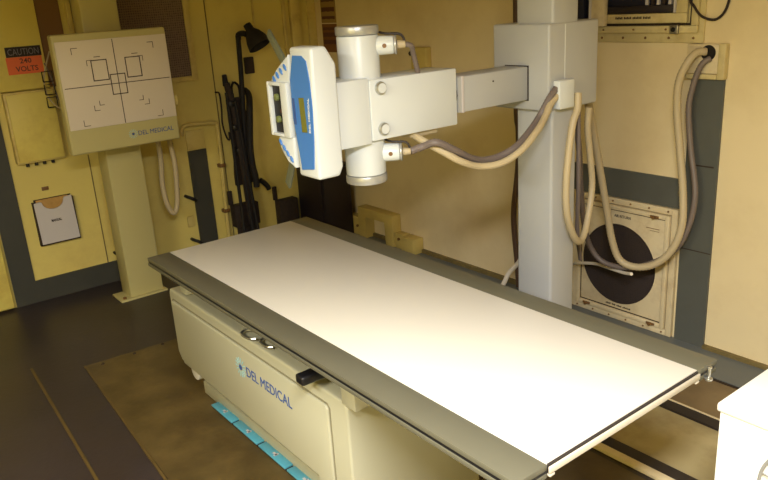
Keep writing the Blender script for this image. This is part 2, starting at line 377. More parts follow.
tag(MB().tube([(-4.51, 2.350, .50), (-4.51, 2.37, .485), (-4.51, 2.40, .45), (-4.51, 2.41, .425)], .018, 10).build('belt_hook', BLACK), 'black curved hook beside the lower end of the thick belt', 'hook')
for (y0, y1, z0, z1, l) in ((2.19, 2.375, .165, .325, 'dark brown bracket low on the left wall below the lamp pole'), (2.545, 2.70, .085, .285, 'dark brown bracket low on the left wall beside the dark cabinet')):
    t = thing('floor_bracket', (XW, (y0+y1)/2, z0), l, 'bracket', None)
    B(XW, XW+.078, y0, y1, z0, z1, bev=.006).build('bracket_body', STRAPB, t)
    B(XW, XW+.02, y0-.012, y0+.02, z1-.0, z1+.10, bev=.004).build('bracket_ear', STRAPB, t)
    B(XW+.005, XW+.030, y0+.03, y1-.03, .0, z0, bev=.004).build('bracket_foot', STRAPB, t)
# dark cabinet in corner
dc = thing('corner_cabinet', (-4.5, 2.88, 0), 'dark low cabinet standing in the far corner behind the table', 'cabinet')
B(XW+.04, -4.30, 2.73, 2.96, .0, .52, bev=.008).build('cabinet_body', CABIN, dc)
B(XW+.03, -4.29, 2.72, 2.96, .521, .545, bev=.005).build('cabinet_top', CABIN, dc)
B(XW+.07, -4.33, 2.714, 2.729, .05, .49, bev=.004).build('cabinet_door', CABIN, dc)

# ================================================================ WALL BUCKY STAND
bk = thing('wall_bucky', (-4.37, 1.385, 0), 'upright x-ray wall bucky with square marked panel on a cream column', 'x-ray stand')
B(-4.46, -4.30, 1.283, 1.49, .0, 2.2, bev=.010).build('column', BUCKW, bk)
B(-4.44, -4.27, 1.215, 1.505, 0, .012, bev=.003).build('base_plate', BUCKW, bk)
for y in (1.245,): mb = MB(); mb.cyl((-4.30, y, .012), (-4.30, y, .022), .012, seg=6); mb.build('anchor_bolt', BROWNP, bk)
B(-4.298, -4.116, 1.30, 1.45, 1.10, 1.42, bev=.01).build('carriage', BUCKW, bk)
hs = B(-4.115, -4.05, 1.041, 1.640, .955, 1.568, bev=.010, seg=3).build('receptor_housing', BUCKW, bk)
fr = B(-4.0495, -4.044, 1.053, 1.634, 1.085, 1.532, bev=.002).build('front_panel', BUCKF, bk)
XF = -4.0438
def bline(mb, y0, z0, y1, z1, w=.004):
    mb.box(XF-.0004, XF+.0006, min(y0, y1)-w/2, max(y0, y1)+w/2, min(z0, z1)-w/2, max(z0, z1)+w/2)
mb = MB(); bline(mb, 1.065, 1.300, 1.622, 1.300); bline(mb, 1.342, 1.09, 1.342, 1.526); mb.build('crosshair', LINE, fr, flat=True)
def rect(mb, y0, y1, z0, z1, w=.005):
    bline(mb, y0, z0, y0, z1, w); bline(mb, y1, z0, y1, z1, w); bline(mb, y0, z0, y1, z0, w); bline(mb, y0, z1, y1, z1, w)
for (y0, y1, z0, z1) in ((1.216, 1.295, 1.325, 1.428), (1.395, 1.473, 1.325, 1.428), (1.303, 1.381, 1.245, 1.348)):
    mb = MB(); rect(mb, y0, y1, z0, z1); mb.build('chamber_outline', LINE, fr, flat=True)
for sy in (-1, 1):
    for sz in (-1, 1):
        for d1_, d2_, L in ((.215, .198, .03), (.148, .132, .026), (.118, .105, .022)):
            if sz > 0 and d1_ < .13: continue
            y = 1.342+sy*d1_; z = 1.298+sz*d2_*(1 if d1_ > .2 or sz > 0 else .95)
            mb = MB(); bline(mb, y, z, y-sy*L, z, .003); bline(mb, y, z, y, z-sz*L, .003); mb.build('corner_mark', LINE, fr, flat=True)
for y in (1.235, 1.435): mb = MB(); bline(mb, y, 1.445, y+.03, 1.445, .0035); mb.build('corner_mark', LINE, fr, flat=True)
def logo(parent, o, u, v, h, name='logo_text', star=True):
    u = Vector(u); v = Vector(v); w = u.cross(v); o = Vector(o)
    MB().text('DEL MEDICAL', o+u*h*3.6, u, v, h, width=h*5.6).build(name, INK, parent, flat=True)
    mb = MB(); c = o+w*.0006
    for k in range(14):
        a = 2*math.pi*k/14; d = u*math.cos(a)+v*math.sin(a); e = w.cross(d)*h*.022
        mb.prism([c+d*h*.30-e, c+d*h*.70-e*1.6, c+d*h*.70+e*1.6, c+d*h*.30+e], [c+d*h*.30-e+w*.0006, c+d*h*.70-e*1.6+w*.0006, c+d*h*.70+e*1.6+w*.0006, c+d*h*.30+e+w*.0006])
    mb.build('logo_starburst', TEAL, parent, flat=True)
    mb = MB()
    mb.cyl(c, c+w*.0012, h*.20, seg=16)
    mb.build('logo_dot', INK, parent, flat=True)
logo(hs, (-4.0496, 1.375, 1.022), (0, 1, 0), (0, 0, 1), .036)
B(-4.10, -4.07, 1.6405, 1.665, 1.14, 1.20, bev=.006).build('side_handle', TRIMY, bk)
cd = tag(MB().tube([(-4.30, 1.60, .962), (-4.35, 1.616, .904), (-4.4, 1.636, .784), (-4.42, 1.63, .657), (-4.42, 1.632, .547), (-4.42, 1.647, .473), (-4.42, 1.674, .434), (-4.42, 1.70, .474), (-4.42, 1.716, .575), (-4.42, 1.727, .734), (-4.44, 1.725, .86), (-4.50, 1.74, .93), (-4.66, 1.75, .95)], .016, 10, ribs=.06).build('flexible_conduit', HCREAM), 'cream flexible conduit looping down from the right edge of the wall bucky', 'conduit')

# ================================================================ RIGHT WALL
struct(B(-1.757, -1.609, YW-.012, YW, .0, 1.238).build('trim_6', GREY_LIT, flat=True))
struct(B(-2.62, -1.757, YW-.012, YW, .652, .79).build('trim_7', GREY_LIT, flat=True))
mb = MB(); mb.box(-1.735, -1.625, YW-.0135, YW-.012, .862, .868); mb.box(-1.757, -1.609, YW-.0135, YW-.012, .47, .474)
struct(mb.build('trim_8', DARKL, flat=True))
struct(B(XW+.05, XR, 2.80, YW, 0, .010).build('baseboard_right', GREYF, flat=True))
struct(B(-1.61, XR, YW-.02, YW, .010, .028).build('trim_9', BROWNE, flat=True))
struct(B(-4.2, -2.35, YW-.02, YW, .010, .035).build('trim_10', BROWNE, flat=True))
struct(B(XW+.05, XR, 2.788, 2.80, 0, .006).build('trim_11', DARKL, flat=True))

# notices in corner
for (z0, z1, m_, l, rows) in ((1.50, 1.84, PAPER, 'upper pale notice with maroon print on the wall in the far corner', [(1.79, .05), (1.72, .028), (1.655, .028), (1.59, .03), (1.535, .02)]), (1.30, 1.493, REDP, 'lower reddish notice under the pale one in the far corner', [(1.46, .02), (1.42, .03), (1.37, .03)])):
    t = thing('wall_notice', (-4.53, YW-.002, z0), l, 'notice')
    B(-4.605, -4.425, YW-.004, YW-.0005, z0, z1).build('sheet', m_, t, flat=True)
    for z, h in rows:
        mb = MB()
        for k in range(5):
            x = -4.595+.033*k; mb.box(x, x+.026+.007*(k < 4), YW-.0052, YW-.004, z-h/2+.002*(k % 2), z+h/2)
        mb.build('print_line', MAROON, t, flat=True)
# cream hoop bracket near the floor
hb = thing('cream_floor_bracket', (-3.95, 2.97, 0), 'cream arch-shaped bracket at the foot of the right wall behind the table', 'bracket')
mb = MB()
A = [(-4.225, .01), (-4.225, .235), (-3.83, .235), (-3.83, .01), (-3.915, .01), (-3.915, .175), (-4.14, .175), (-4.14, .01)]
mb.prism([(x, 2.95, z) for x, z in A], [(x, 3.028, z) for x, z in A], bev=.004); mb.build('arch', WOODC, hb)
B(-4.37, -4.226, 2.965, 3.028, .01, .145, bev=.004).build('side_block', WOODC, hb)
B(-3.829, -3.735, 2.965, 3.028, .01, .115, bev=.004).build('side_block', WOODC, hb)
B(-3.725, -3.60, 2.935, 3.028, .01, .115, bev=.004).build('end_block', WOODC, hb)
for x in (-4.255, -3.78): mb = MB(); mb.cyl((x, 2.965, .08), (x, 2.955, .08), .010, seg=8); mb.build('screw', BROWNP, hb)
sb = thing('wall_junction_box', (-3.50, YW, 1.19), 'small cream box on the amber wall behind the x-ray arm', 'junction box')
B(-3.585, -3.445, YW-.05, YW, 1.15, 1.35, bev=.008).build('box_cover', WOODC, sb)
mb = MB(); mb.cyl((-3.61, YW-.03, 1.31), (-3.585, YW-.03, 1.31), .014, seg=12); mb.build('cable_gland', DARKL, sb)

tag(MB().tube([(-2.713, 2.97, 1.60), (-2.713, 2.97, 1.05), (-2.70, 2.97, .934), (-2.701, 2.97, .771), (-2.716, 2.97, .63), (-2.734, 2.97, .511), (-2.737, 2.97, .392), (-2.722, 2.98, .16), (-2.72, 2.99, .02)], .016, 10).build('wall_conduit', HBROWN), 'brown conduit running down the wall left of the tube column', 'conduit')
tag(MB().tube([(-2.665, 2.975, .27), (-2.69, 2.965, .19), (-2.742, 2.935, .116), (-2.745, 2.90, .070), (-2.74, 2.86, .040), (-2.703, 2.75, .022)], .014, 10).build('floor_cable', HWHITE), 'short white cable dropping to the floor left of the tube column', 'cable')

# upper equipment panel
ep = thing('louvre_panel', (-2.0, YW, 1.38), 'cream framed panel with dark louvred opening at the top right', 'panel')
B(-2.30, -1.715, YW-.012, YW, 1.386, 2.15, bev=.003).build('back_flange', TRIMR, ep)
mb = MB(); mb.box(-2.30, -1.735, YW-.03, YW-.0125, 1.428, 1.458, bev=.003); mb.box(-1.765, -1.735, YW-.03, YW-.0125, 1.458, 2.12, bev=.003); mb.build('outer_rim', TRIMR, ep)
mb = MB(); mb.box(-2.30, -1.768, YW-.016, YW-.0125, 1.459, 1.468); mb.box(-1.778, -1.768, YW-.016, YW-.0125, 1.468, 2.1); mb.build('shadow_gap', DARKL, ep)
mb = MB(); mb.box(-2.28, -1.785, YW-.032, YW-.0125, 1.470, 1.510, bev=.003); mb.box(-1.835, -1.785, YW-.032, YW-.0125, 1.5105, 2.1, bev=.003); mb.build('inner_frame', TRIMR, ep)
B(-2.19, -1.836, YW-.016, YW-.0125, 1.511, 2.1).build('dark_opening', NAVY, ep, flat=True)
B(-2.18, -1.845, YW-.030, YW-.017, 1.512, 1.545, bev=.003).build('opening_sill', CABIN, ep)
for k in range(5): B(-1.985+.028*k, -1.973+.028*k, YW-.034, YW-.017, 1.546, 2.1, bev=.002).build('louvre_bar', STRAPB if k % 2 else POCKET, ep)
B(-1.846, -1.838, YW-.036, YW-.012, 1.512, 2.1, bev=.001).build('bright_edge', POCKET, ep)
mb = MB(); x = -2.135
for n_ in (5, 5, 6, 5):
    for k in range(n_): mb.box(x, x+.0055, YW-.0332, YW-.032, 1.4885, 1.4965+.002*((k*3+n_) % 2)); x += .0078
    x += .006
mb.build('panel_lettering', DARKL, ep, flat=True)
mb = MB(); mb.box(-1.855, -1.815, YW-.045, YW-.030, 1.425, 1.462, bev=.004); mb.build('latch_block', STEEL, ep)
mb = MB(); mb.cyl((-1.835, YW-.046, 1.443), (-1.835, YW-.05, 1.443), .010, seg=10); mb.build('latch_hole', BLACK, ep)
for k in range(5): mb = MB(); mb.cyl((-2.22+.115*k, YW-.012, 1.406), (-2.22+.115*k, YW-.017, 1.406), .006, .004, 8); mb.build('rivet', BROWNP, ep)
for k in range(3): mb = MB(); mb.cyl((-2.20+.16*k, YW-.030, 1.443), (-2.20+.16*k, YW-.034, 1.443), .005, .004, 8); mb.build('rivet', BROWNP, ep)
B(-2.250, -2.178, YW-.06, YW-.033, 1.460, 2.1, bev=.004).build('side_upright', VENTC, ep)
B(-2.268, -2.252, YW-.055, YW-.033, 1.477, 2.1, bev=.002).build('upright_edge', POCKET, ep)
eq = thing('dark_equipment_case', (-2.35, YW, 1.47), 'dark navy case edge with a brown side strip, right of the upper tube column', 'case')
B(-2.352, -2.302, YW-.045, YW, 1.43, 2.15, bev=.004).build('case_face', NAVY, eq)
B(-2.40, -2.353, YW-.06, YW, 1.43, 2.15, bev=.004).build('case_edge', HGREY, eq)
B(-2.415, -2.401, YW-.055, YW, 1.43, 2.15, bev=.003).build('case_seam', DARKL, eq)
tag(MB().tube([(-1.770, 2.990, 1.75), (-1.770, 2.990, 1.576), (-1.750, 2.990, 1.536), (-1.719, 3.000, 1.495), (-1.674, 3.018, 1.479), (-1.638, 3.018, 1.501), (-1.62, 3.018, 1.54), (-1.612, 3.018, 1.60), (-1.60, 3.018, 1.75)], .0055, 8).build('drooping_wire', STRAPB), 'thin dark wire drooping right of the louvred panel', 'wire')

# cable port box
cp = thing('cable_port_box', (-1.69, YW, 1.22), 'cream cable port box above the grey band where the hoses enter', 'port box')
B(-1.775, -1.635, YW-.028, YW, 1.263, 1.383, bev=.003).build('port_face', VENTC, cp)
B(-1.634, -1.602, YW-.034, YW, 1.240, 1.385, bev=.004).build('side_trim', TRIMR, cp)
B(-1.775, -1.635, YW-.036, YW, 1.240, 1.262, bev=.004).build('bottom_trim', TRIMR, cp)
mb = MB(); mb.cyl((-1.678, YW-.029, 1.348), (-1.678, YW-.031, 1.348), .032, seg=24); mb.build('port_hole', BLACK, cp)

# round vent
rvn = thing('round_wall_vent', (-2.06, YW, 0), 'square cream wall vent with a large round dark mesh opening', 'vent')
mb = MB()
def frame_xz(mb, x0, x1, z0, z1, w, y0, y1, bev=.003):
    mb.box(x0, x0+w, y0, y1, z0, z1, bev=bev); mb.box(x1-w, x1, y0, y1, z0, z1, bev=bev)
    mb.box(x0+w, x1-w, y0, y1, z0, z0+w, bev=bev); mb.box(x0+w, x1-w, y0, y1, z1-w, z1, bev=bev)
frame_xz(mb, -2.362, -1.772, .012, .648, .030, YW-.022, YW); mb.build('outer_frame', VENTC, rvn)
mb = MB(); frame_xz(mb, -2.326, -1.806, .046, .614, .022, YW-.034, YW, .004); mb.build('inner_frame', VENTC, rvn)
mb = MB(); frame_xz(mb, -2.304, -1.828, .068, .592, .006, YW-.021, YW-.018, 0); mb.build('shadow_gap', DARKL, rvn)
B(-2.298, -1.834, YW-.022, YW, .074, .586, bev=.002).build('vent_plate', VENTC, rvn)
mb = MB(); mb.cyl((-2.078, YW-.0235, .312), (-2.078, YW-.0225, .312), .207, seg=64); mb.build('round_mesh', MESHV, rvn)
mb = MB(); mb.tube([(-2.078+.205*math.cos(a), YW-.023, .312+.205*math.sin(a)) for a in [2*math.pi*k/64 for k in range(65)]], .004, 6, smooth=False); mb.build('mesh_rim', STRAPB, rvn)
MB().text('AIR RETURN', (-2.062, YW-.0228, .562), (1, 0, 0), (0, 0, 1), .020, width=.092).build('top_text', DARKL, rvn, flat=True)
mb = MB(); x = -2.14
for n_ in (4, 3, 4, 6):
    for k in range(n_): mb.box(x, x+.0052, YW-.0232, YW-.022, .085, .092+.002*((k*3+n_) % 2)); x += .0075
    x += .006
mb.build('bottom_lettering', DARKL, rvn, flat=True)
mb = MB(); mb.box(-1.93, -1.86, YW-.0232, YW-.022, .535, .538); mb.box(-1.91, -1.86, YW-.0232, YW-.022, .524, .526); mb.build('small_print', BROWNP, rvn, flat=True)
for x, z in ((-1.872, .060), (-2.25, .060), (-1.88, .60)):
    mb = MB(); mb.box(x-.022, x+.022, YW-.042, YW-.0345, z-.006, z+.006, bev=.002); mb.cyl((x, YW-.042, z), (x, YW-.052, z), .009, seg=10); mb.build('catch', BROWNP, rvn)
for k in range(6):
    for z in (.633, .027):
        mb = MB(); mb.cyl((-2.32+.1*k, YW-.022, z), (-2.32+.1*k, YW-.026, z), .005, .004, 8); mb.build('rivet', BROWNP, rvn)

# ================================================================ FLOOR RAILS
for (y0, y1, wy0, wy1, l) in ((2.445, 2.500, 2.501, 2.508, 'far floor rail, dark channel near the grey floor band'), (2.050, 2.108, 2.015, 2.049, 'near floor rail, dark channel with a white lip beside the table')):
    t = thing('floor_rail', (-1.9, (y0+y1)/2, 0), l, 'rail', 'floor rails of the tube stand')
    B(-4.2, -.81, y0, y1, .0005, .012).build('rail_channel', DKBROWN, t, flat=True)
    B(-4.2, -.81, wy0, wy1, .0005, .016, bev=.002).build('rail_lip', VENTC, t)

# ================================================================ TUBE STAND
ts = thing('x_ray_tube_stand', (-1.92, 2.28, 0), 'tall grey-white x-ray tube stand with its arm over the table', 'x-ray machine')
B(-2.018, -1.838, 2.208, 2.355, .10, 2.20, bev=.012, seg=3).build('column', STANDW, ts)
bs = B(-2.10, -1.74, 2.0, 2.52, .030, .10, bev=.01).build('floor_carriage', STANDW, ts)
for x in (-2.05, -1.80):
    for y in (2.08, 2.475):
        mb = MB(); mb.cyl((x, y-.012, .030), (x, y+.012, .030), .016, seg=16); mb.build('wheel', DKBROWN, bs)
ca = B(-2.114, -1.832, 2.180, 2.470, 1.203, 1.522, bev=.009, seg=3).build('carriage', STANDW, ts)
B(-1.8318, -1.8308, 2.268, 2.272, 1.21, 1.515).build('cover_seam', WHITE, ca, flat=True)
cx = B(-1.8305, -1.796, 2.200, 2.286, 1.212, 1.318, bev=.006).build('cable_box', WHITE, ca)
ia = B(-2.045, -1.932, 1.815, 2.179, 1.243, 1.368, bev=.004).build('inner_arm', STANDW, ts)
mb = MB(); mb.box(-2.047, -1.930, 1.832, 1.844, 1.241, 1.370, bev=.002); mb.build('arm_collar', POCKET, ia)
mb = MB(); mb.box(-2.048, -1.929, 2.176, 2.1795, 1.240, 1.371); mb.build('arm_slot', DKBROWN, ia)
mb = MB(); mb.cyl((-1.985, 1.803, 1.305), (-1.985, 1.831, 1.305), .050, seg=24); mb.build('arm_bearing', BLACK, ia)
mb = MB(); mb.cyl((-1.932, 1.99, 1.335), (-1.929, 1.99, 1.335), .003, seg=10); mb.build('arm_screw', DKBROWN, ia)
oa = B(-2.068, -1.922, 1.425, 1.800, 1.206, 1.401, bev=.004).build('outer_arm', WHITE, ts)
B(-2.075, -1.926, 1.292, 1.424, 1.198, 1.408, bev=.004).build('tube_bracket', WHITE, ts)
for y, z in ((1.462, 1.374), (1.466, 1.242)):
    mb = MB(); mb.cyl((-1.921, y, z), (-1.907, y, z), .021, .020, 24, bev=.004); o_ = mb.build('lock_knob', ALU, oa)
    mb = MB(); mb.cyl((-1.9068, y, z), (-1.9055, y, z), .016, seg=24); mb.build('knob_face', WHITE, oa)
B(-2.02, -1.94, 1.60, 1.72, 1.188, 1.2055, bev=.003).build('cable_clip_plate', HCREAM, oa)
# tube housing
TX, TY = -2.01, 1.452
th = MB(); th.cyl((TX, TY, 1.085), (TX, TY, 1.538), .068, seg=48, bev=.004); th = th.build('tube_housing', WHITE, ts)
for z0, z1 in ((1.539, 1.568), (1.055, 1.084)):
    mb = MB(); mb.cyl((TX, TY, z0), (TX, TY, z1), .0705, seg=48, bev=.005); mb.build('end_cap', ALUD, th)
for z in (1.502, 1.152):
    d = Vector((.66, .75, 0)); p = Vector((TX, TY, z))
    mb = MB(); mb.cyl(p+d*.058, p+d*.118, .031, .029, 28, bev=.005); so = mb.build('cable_socket', WHITE, th)
    mb = MB(); mb.cyl(p+d*.1185, p+d*.126, .031, seg=28, bev=.002); mb.build('socket_ring', ALUD, th)
    mb = MB(); mb.cyl(p+d*.127, p+d*.155, .014, .011, 20, bev=.002); mb.build('socket_nut', HCREAM, th)
    q = p+d*.088+Vector((.75, -.66, 0))*.029
    mb = MB(); mb.cyl(q, q+Vector((.75, -.66, 0))*.003, .007, seg=12); mb.build('socket_screw', BROWNP, th)
    MB().tube([p+Vector((.02, .06, .045)), p+d*.09+Vector((0, 0, .036)), p+d*.125+Vector((.01, .012, .030)), p+d*.13+Vector((.018, .022, -.01))], .004, 8).build('bonding_wire', DKBROWN, th)
dU = Vector((.66, .75, 0))
pu = Vector((TX, TY, 1.502))+dU*.155
MB().tube([pu, (-1.90, 1.585, 1.494), (-1.915, 1.603, 1.474), (-1.926, 1.62, 1.443), (-1.937, 1.64, 1.403)], .0085, 10, ribs=.05).build('tube_cable', HGREY, ts)
pd = Vector((TX, TY, 1.152))+dU*.155
MB().tube([pd, pd+Vector((.02, .04, .012)), (-1.845, 1.63, 1.178), (-1.835, 1.70, 1.142), (-1.845, 1.78, 1.10), (-1.85, 1.85, 1.078), (-1.84, 1.92, 1.08), (-1.82, 1.99, 1.108), (-1.83, 2.08, 1.155), (-1.84, 2.14, 1.195), (-1.822, 2.17, 1.255), (-1.818, 2.205, 1.290)], .0125, 10, ribs=.05).build('tube_cable', HGREY, ts)
MB().tube([(-1.945, 1.615, 1.195), (-1.90, 1.625, 1.175), (-1.855, 1.665, 1.14), (-1.825, 1.72, 1.10), (-1.818, 1.80, 1.069), (-1.79, 1.88, 1.070), (-1.77, 1.96, 1.104), (-1.778, 2.05, 1.155), (-1.80, 2.12, 1.194), (-1.812, 2.165, 1.235), (-1.814, 2.205, 1.262)], .0125, 10, ribs=.05).build('tube_cable', HCREAM, ts)

# console: slanted front plane y = yf(z)
def yf(z): return 1.208-(1.519-z)*.03
co = MB()
A = [(1.208, 1.521), (1.262, 1.523), (1.292, 1.468), (1.291, 1.150), (1.276, 1.122), (1.196, 1.122)]
co.prism([(-2.045+(.022 if z < 1.2 else (.008 if z > 1.5 else 0)), y, z) for y, z in A], [(-1.905-(.006 if z > 1.5 else 0), y, z) for y, z in A], bev=.010, seg=3)
co = co.build('control_console', WHITE, ts)
def slab(pts, t0, t1, bev=0, seg=2):
    return MB().prism([(x, yf(z)-t0, z) for x, z in pts], [(x, yf(z)-t1, z) for x, z in pts], bev=bev, seg=seg)
slab([(-2.012, 1.497), (-1.962, 1.497), (-1.938, 1.482), (-1.924, 1.42), (-1.918, 1.342), (-1.920, 1.24), (-1.929, 1.155), (-1.998, 1.145), (-2.008, 1.20), (-2.032, 1.31), (-2.034, 1.423)], .0005, .0035).build('blue_panel', BLUE, co)
slab([(-1.988, 1.371), (-1.961, 1.373), (-1.951, 1.268), (-1.979, 1.266)], .0036, .006).build('display', LCD, co)
slab([(-2.028, 1.368), (-2.016, 1.368), (-2.010, 1.287), (-2.023, 1.287)], .0036, .005).build('touch_strip', INK, co)
MB().text('DEL MEDICAL', (-1.936, yf(1.32)-.0038, 1.32), (0, .03, 1), (-1, 0, 0), .011, width=.105, bold=.0003).build('console_text', WHITE, co, flat=True)
wt = slab([(-2.046, 1.500), (-2.052, 1.488), (-2.085, 1.474), (-2.125, 1.448), (-2.158, 1.416), (-2.150, 1.404), (-2.046, 1.404)], -.030, .0, bev=.006).build('upper_button_wing', WHITE, co)
wb = slab([(-2.046, 1.245), (-2.140, 1.236), (-2.134, 1.205), (-2.118, 1.183), (-2.085, 1.160), (-2.046, 1.140)], -.030, .0, bev=.006).build('lower_button_wing', WHITE, co)
def button(par, x, z):
    p = Vector((x, yf(z), z)); mb = MB(); R = []
    for t, k in ((0, 1), (.003, 1), (.005, .7)):
        R.append([(x+.0082*k*math.cos(a)-.003*k*math.sin(a), yf(z)-t, z+.0095*k*math.sin(a)-.004*k*math.cos(a)) for a in [2*math.pi*i/16 for i in range(16)]])
    mb.rings(R); return mb.build('button', BLUE, par)
for x, z in ((-2.135, 1.420), (-2.113, 1.434), (-2.089, 1.447), (-2.064, 1.460)): button(wt, x, z)
for x, z in ((-2.123, 1.219), (-2.103, 1.202), (-2.083, 1.186), (-2.061, 1.170)): button(wb, x, z)
# collimator
cm = B(-2.18, -2.076, 1.212, 1.40, 1.25, 1.40, bev=.006).build('collimator', WHITE, ts)
mb = MB(); yy0, yy1 = 1.190, 1.2115
mb.box(-2.168, -2.154, yy0, yy1, 1.240, 1.414, bev=.003); mb.box(-2.154, -2.086, yy0, yy1, 1.402, 1.414, bev=.003); mb.box(-2.154, -2.086, yy0, yy1, 1.240, 1.250, bev=.003); mb.box(-2.086, -2.046, yy0, yy1, 1.240, 1.414, bev=.003)
mb.build('collimator_bezel', WHITE, cm)
B(-2.153, -2.087, 1.204, 1.2115, 1.251, 1.401).build('collimator_face', BLACK, cm)
for z in (1.365, 1.294):
    mb = MB(); mb.cyl((-2.122, 1.2035, z), (-2.122, 1.192, z), .012, .011, 20, bev=.003); mb.build('collimator_knob', KNOBG, cm)
mb = MB(); mb.cyl((-2.100, 1.2035, 1.322), (-2.100, 1.196, 1.322), .006, seg=14); mb.build('indicator', MAROON, cm)
def paddle(p, q, name, par):
    p = Vector(p); q = Vector(q); d = (q-p).normalized(); n = Vector((0, 1, 0)); s = d.cross(n).normalized()
    A = []
    for c, k in ((p, 1), (q, 1)):
        pass
    L = [p-s*.014, p+s*.014, q+s*.017, q-s*.017]
    MB().prism([v-n*.006 for v in L], [v+n*.006 for v in L], bev=.004).build(name, PADDLE, par)
paddle((-2.295, 1.29, 1.560), (-2.10, 1.25, 1.425), 'centring_paddle', cm)
paddle((-2.11, 1.25, 1.215), (-2.285, 1.30, 1.028), 'centring_paddle', cm)

# hoses between stand and port
for n_, pts, r, m_, l in (
    ('cable_hose', [(-1.686, 2.997, 1.353), (-1.71, 2.97, 1.352), (-1.731, 2.94, 1.316), (-1.76, 2.93, 1.233), (-1.761, 2.93, 1.115), (-1.736, 2.93, .945), (-1.704, 2.92, .774), (-1.686, 2.9, .622), (-1.714, 2.88, .505), (-1.781, 2.86, .427), (-1.864, 2.84, .397), (-1.937, 2.82, .419), (-1.971, 2.8, .515), (-1.99, 2.78, .661), (-2.005, 2.74, .854), (-1.989, 2.66, 1.048), (-1.938, 2.56, 1.169), (-1.915, 2.51, 1.23)], .0165, HCREAM, 'thick cream hose looping from the tube carriage up to the wall port'),
    ('cable_hose', [(-1.664, 2.997, 1.326), (-1.684, 2.982, 1.312), (-1.701, 2.975, 1.28), (-1.718, 2.97, 1.215), (-1.728, 2.965, 1.116), (-1.706, 2.965, .946), (-1.674, 2.955, .821), (-1.660, 2.945, .736), (-1.670, 2.935, .623), (-1.712, 2.915, .505), (-1.80, 2.90, .425), (-1.915, 2.86, .375), (-2.033, 2.83, .381), (-2.089, 2.80, .453), (-2.085, 2.74, .585), (-2.061, 2.68, .77), (-2.014, 2.60, .972), (-1.975, 2.52, 1.11), (-1.955, 2.46, 1.188)], .0125, HGREY, 'grey hose looping beside the thick cream one to the wall port'),
    ('cable_hose', [(-1.795, 2.304, 1.262), (-1.785, 2.290, 1.205), (-1.785, 2.265, 1.158), (-1.785, 2.244, 1.055), (-1.785, 2.23, .92), (-1.785, 2.238, .806), (-1.795, 2.29, .705), (-1.81, 2.350, .655), (-1.83, 2.410, .676), (-1.85, 2.46, .747), (-1.86, 2.491, .857), (-1.86, 2.472, .987), (-1.858, 2.45, 1.10), (-1.855, 2.45, 1.185)], .0135, HCREAM, 'shorter cream hose hanging in a narrow loop below the tube carriage')):
    mb = MB(); mb.tube(pts, r, 12, ribs=.06, pitch=.014)
    tag(mb.build(n_, m_), l, 'hose')
tag(MB().tube([(-1.855, 2.385, 1.19), (-1.850, 2.385, 1.028), (-1.855, 2.395, .85), (-1.89, 2.44, .66), (-1.94, 2.53, .50)], .009, 10, ribs=.05).build('cable_hose', HGREY), 'thin grey hose hanging straight down beside the tube column', 'hose')
tag(MB().tube([(-2.33, 2.98, .26), (-2.274, 2.95, .285), (-2.15, 2.92, .32), (-2.05, 2.885, .335), (-1.93, 2.84, .352), (-1.86, 2.80, .375)], .008, 8).build('cable_hose', HWHITE), 'thin pale cable crossing the round vent mesh', 'hose')

# ================================================================ X-RAY TABLE
Z = .72
x0, x1, ya, yb, yc, yd = -2.817, -.859, .930, 1.023, 1.592, 1.680
tb = thing('x_ray_table', (-2.24, 1.28, 0), 'long x-ray table with white top, grey rails and cream base', 'x-ray table')
B(x0+.005, x1, yb, yc, Z-.014, Z+.001, bev=.001).build('tabletop', TOPW, tb)
B(x0+.01, x1-.002, yb+.002, yc-.002, Z-.030, Z-.0145).build('underside_panel', DKBROWN, tb, flat=True)
fr_ = MB(); fr_.box(x0, x1+.004, ya, yb-.0005, Z-.014, Z, bev=.0015); fr_ = fr_.build('front_rail', RAILG, tb)
B(x0+.002, x1+.002, ya+.0015, yb, Z-.022, Z-.0145).build('rail_slot', BLACK, fr_, flat=True)
B(x0, x1+.003, ya-.001, yb, Z-.034, Z-.0225, bev=.001).build('rail_lower_lip', RAILG, fr_)
br_ = MB(); br_.box(x0, x1+.004, yc+.0005, yd, Z-.014, Z, bev=.0015); br_ = br_.build('rear_rail', RAILG, tb)
B(x0+.004, x1+.002, yc, yd-.008, Z-.022, Z-.0145).build('rail_slot', BLACK, br_, flat=True)
B(x0, x1+.003, yc, yd-.001, Z-.034, Z-.0225, bev=.001).build('rail_lower_lip', RAILG, br_)
B(x1+.0005, x1+.005, yb+.003, yc-.003, Z-.012, Z-.001).build('end_gap', DKBROWN, tb, flat=True)
et = MB(); et.box(x1+.0055, x1+.011, yb+.0005, yc-.0005, Z-.021, Z-.005, bev=.002); et.box(x1+.001, x1+.010, yb+.002, yb+.018, Z-.030, Z-.0235, bev=.002); et.box(x1+.001, x1+.010, yc-.018, yc-.002, Z-.030, Z-.0235, bev=.002)
et.build('end_trim', TRIMB, tb)
bt = MB(); bx, by = x1+.016, yc+.030; bt.cyl((bx, by, Z-.026), (bx, by, Z), .004, seg=14, bev=.001); bt.cyl((bx, by, Z), (bx, by, Z+.006), .0065, seg=14, bev=.002); bt.cyl((bx, by, Z-.032), (bx, by, Z-.026), .010, seg=14, bev=.001); bt.box(x1+.002, x1+.018, by-.006, by+.006, Z-.028, Z-.024)
bt.build('stop_bolt', ALU, tb)
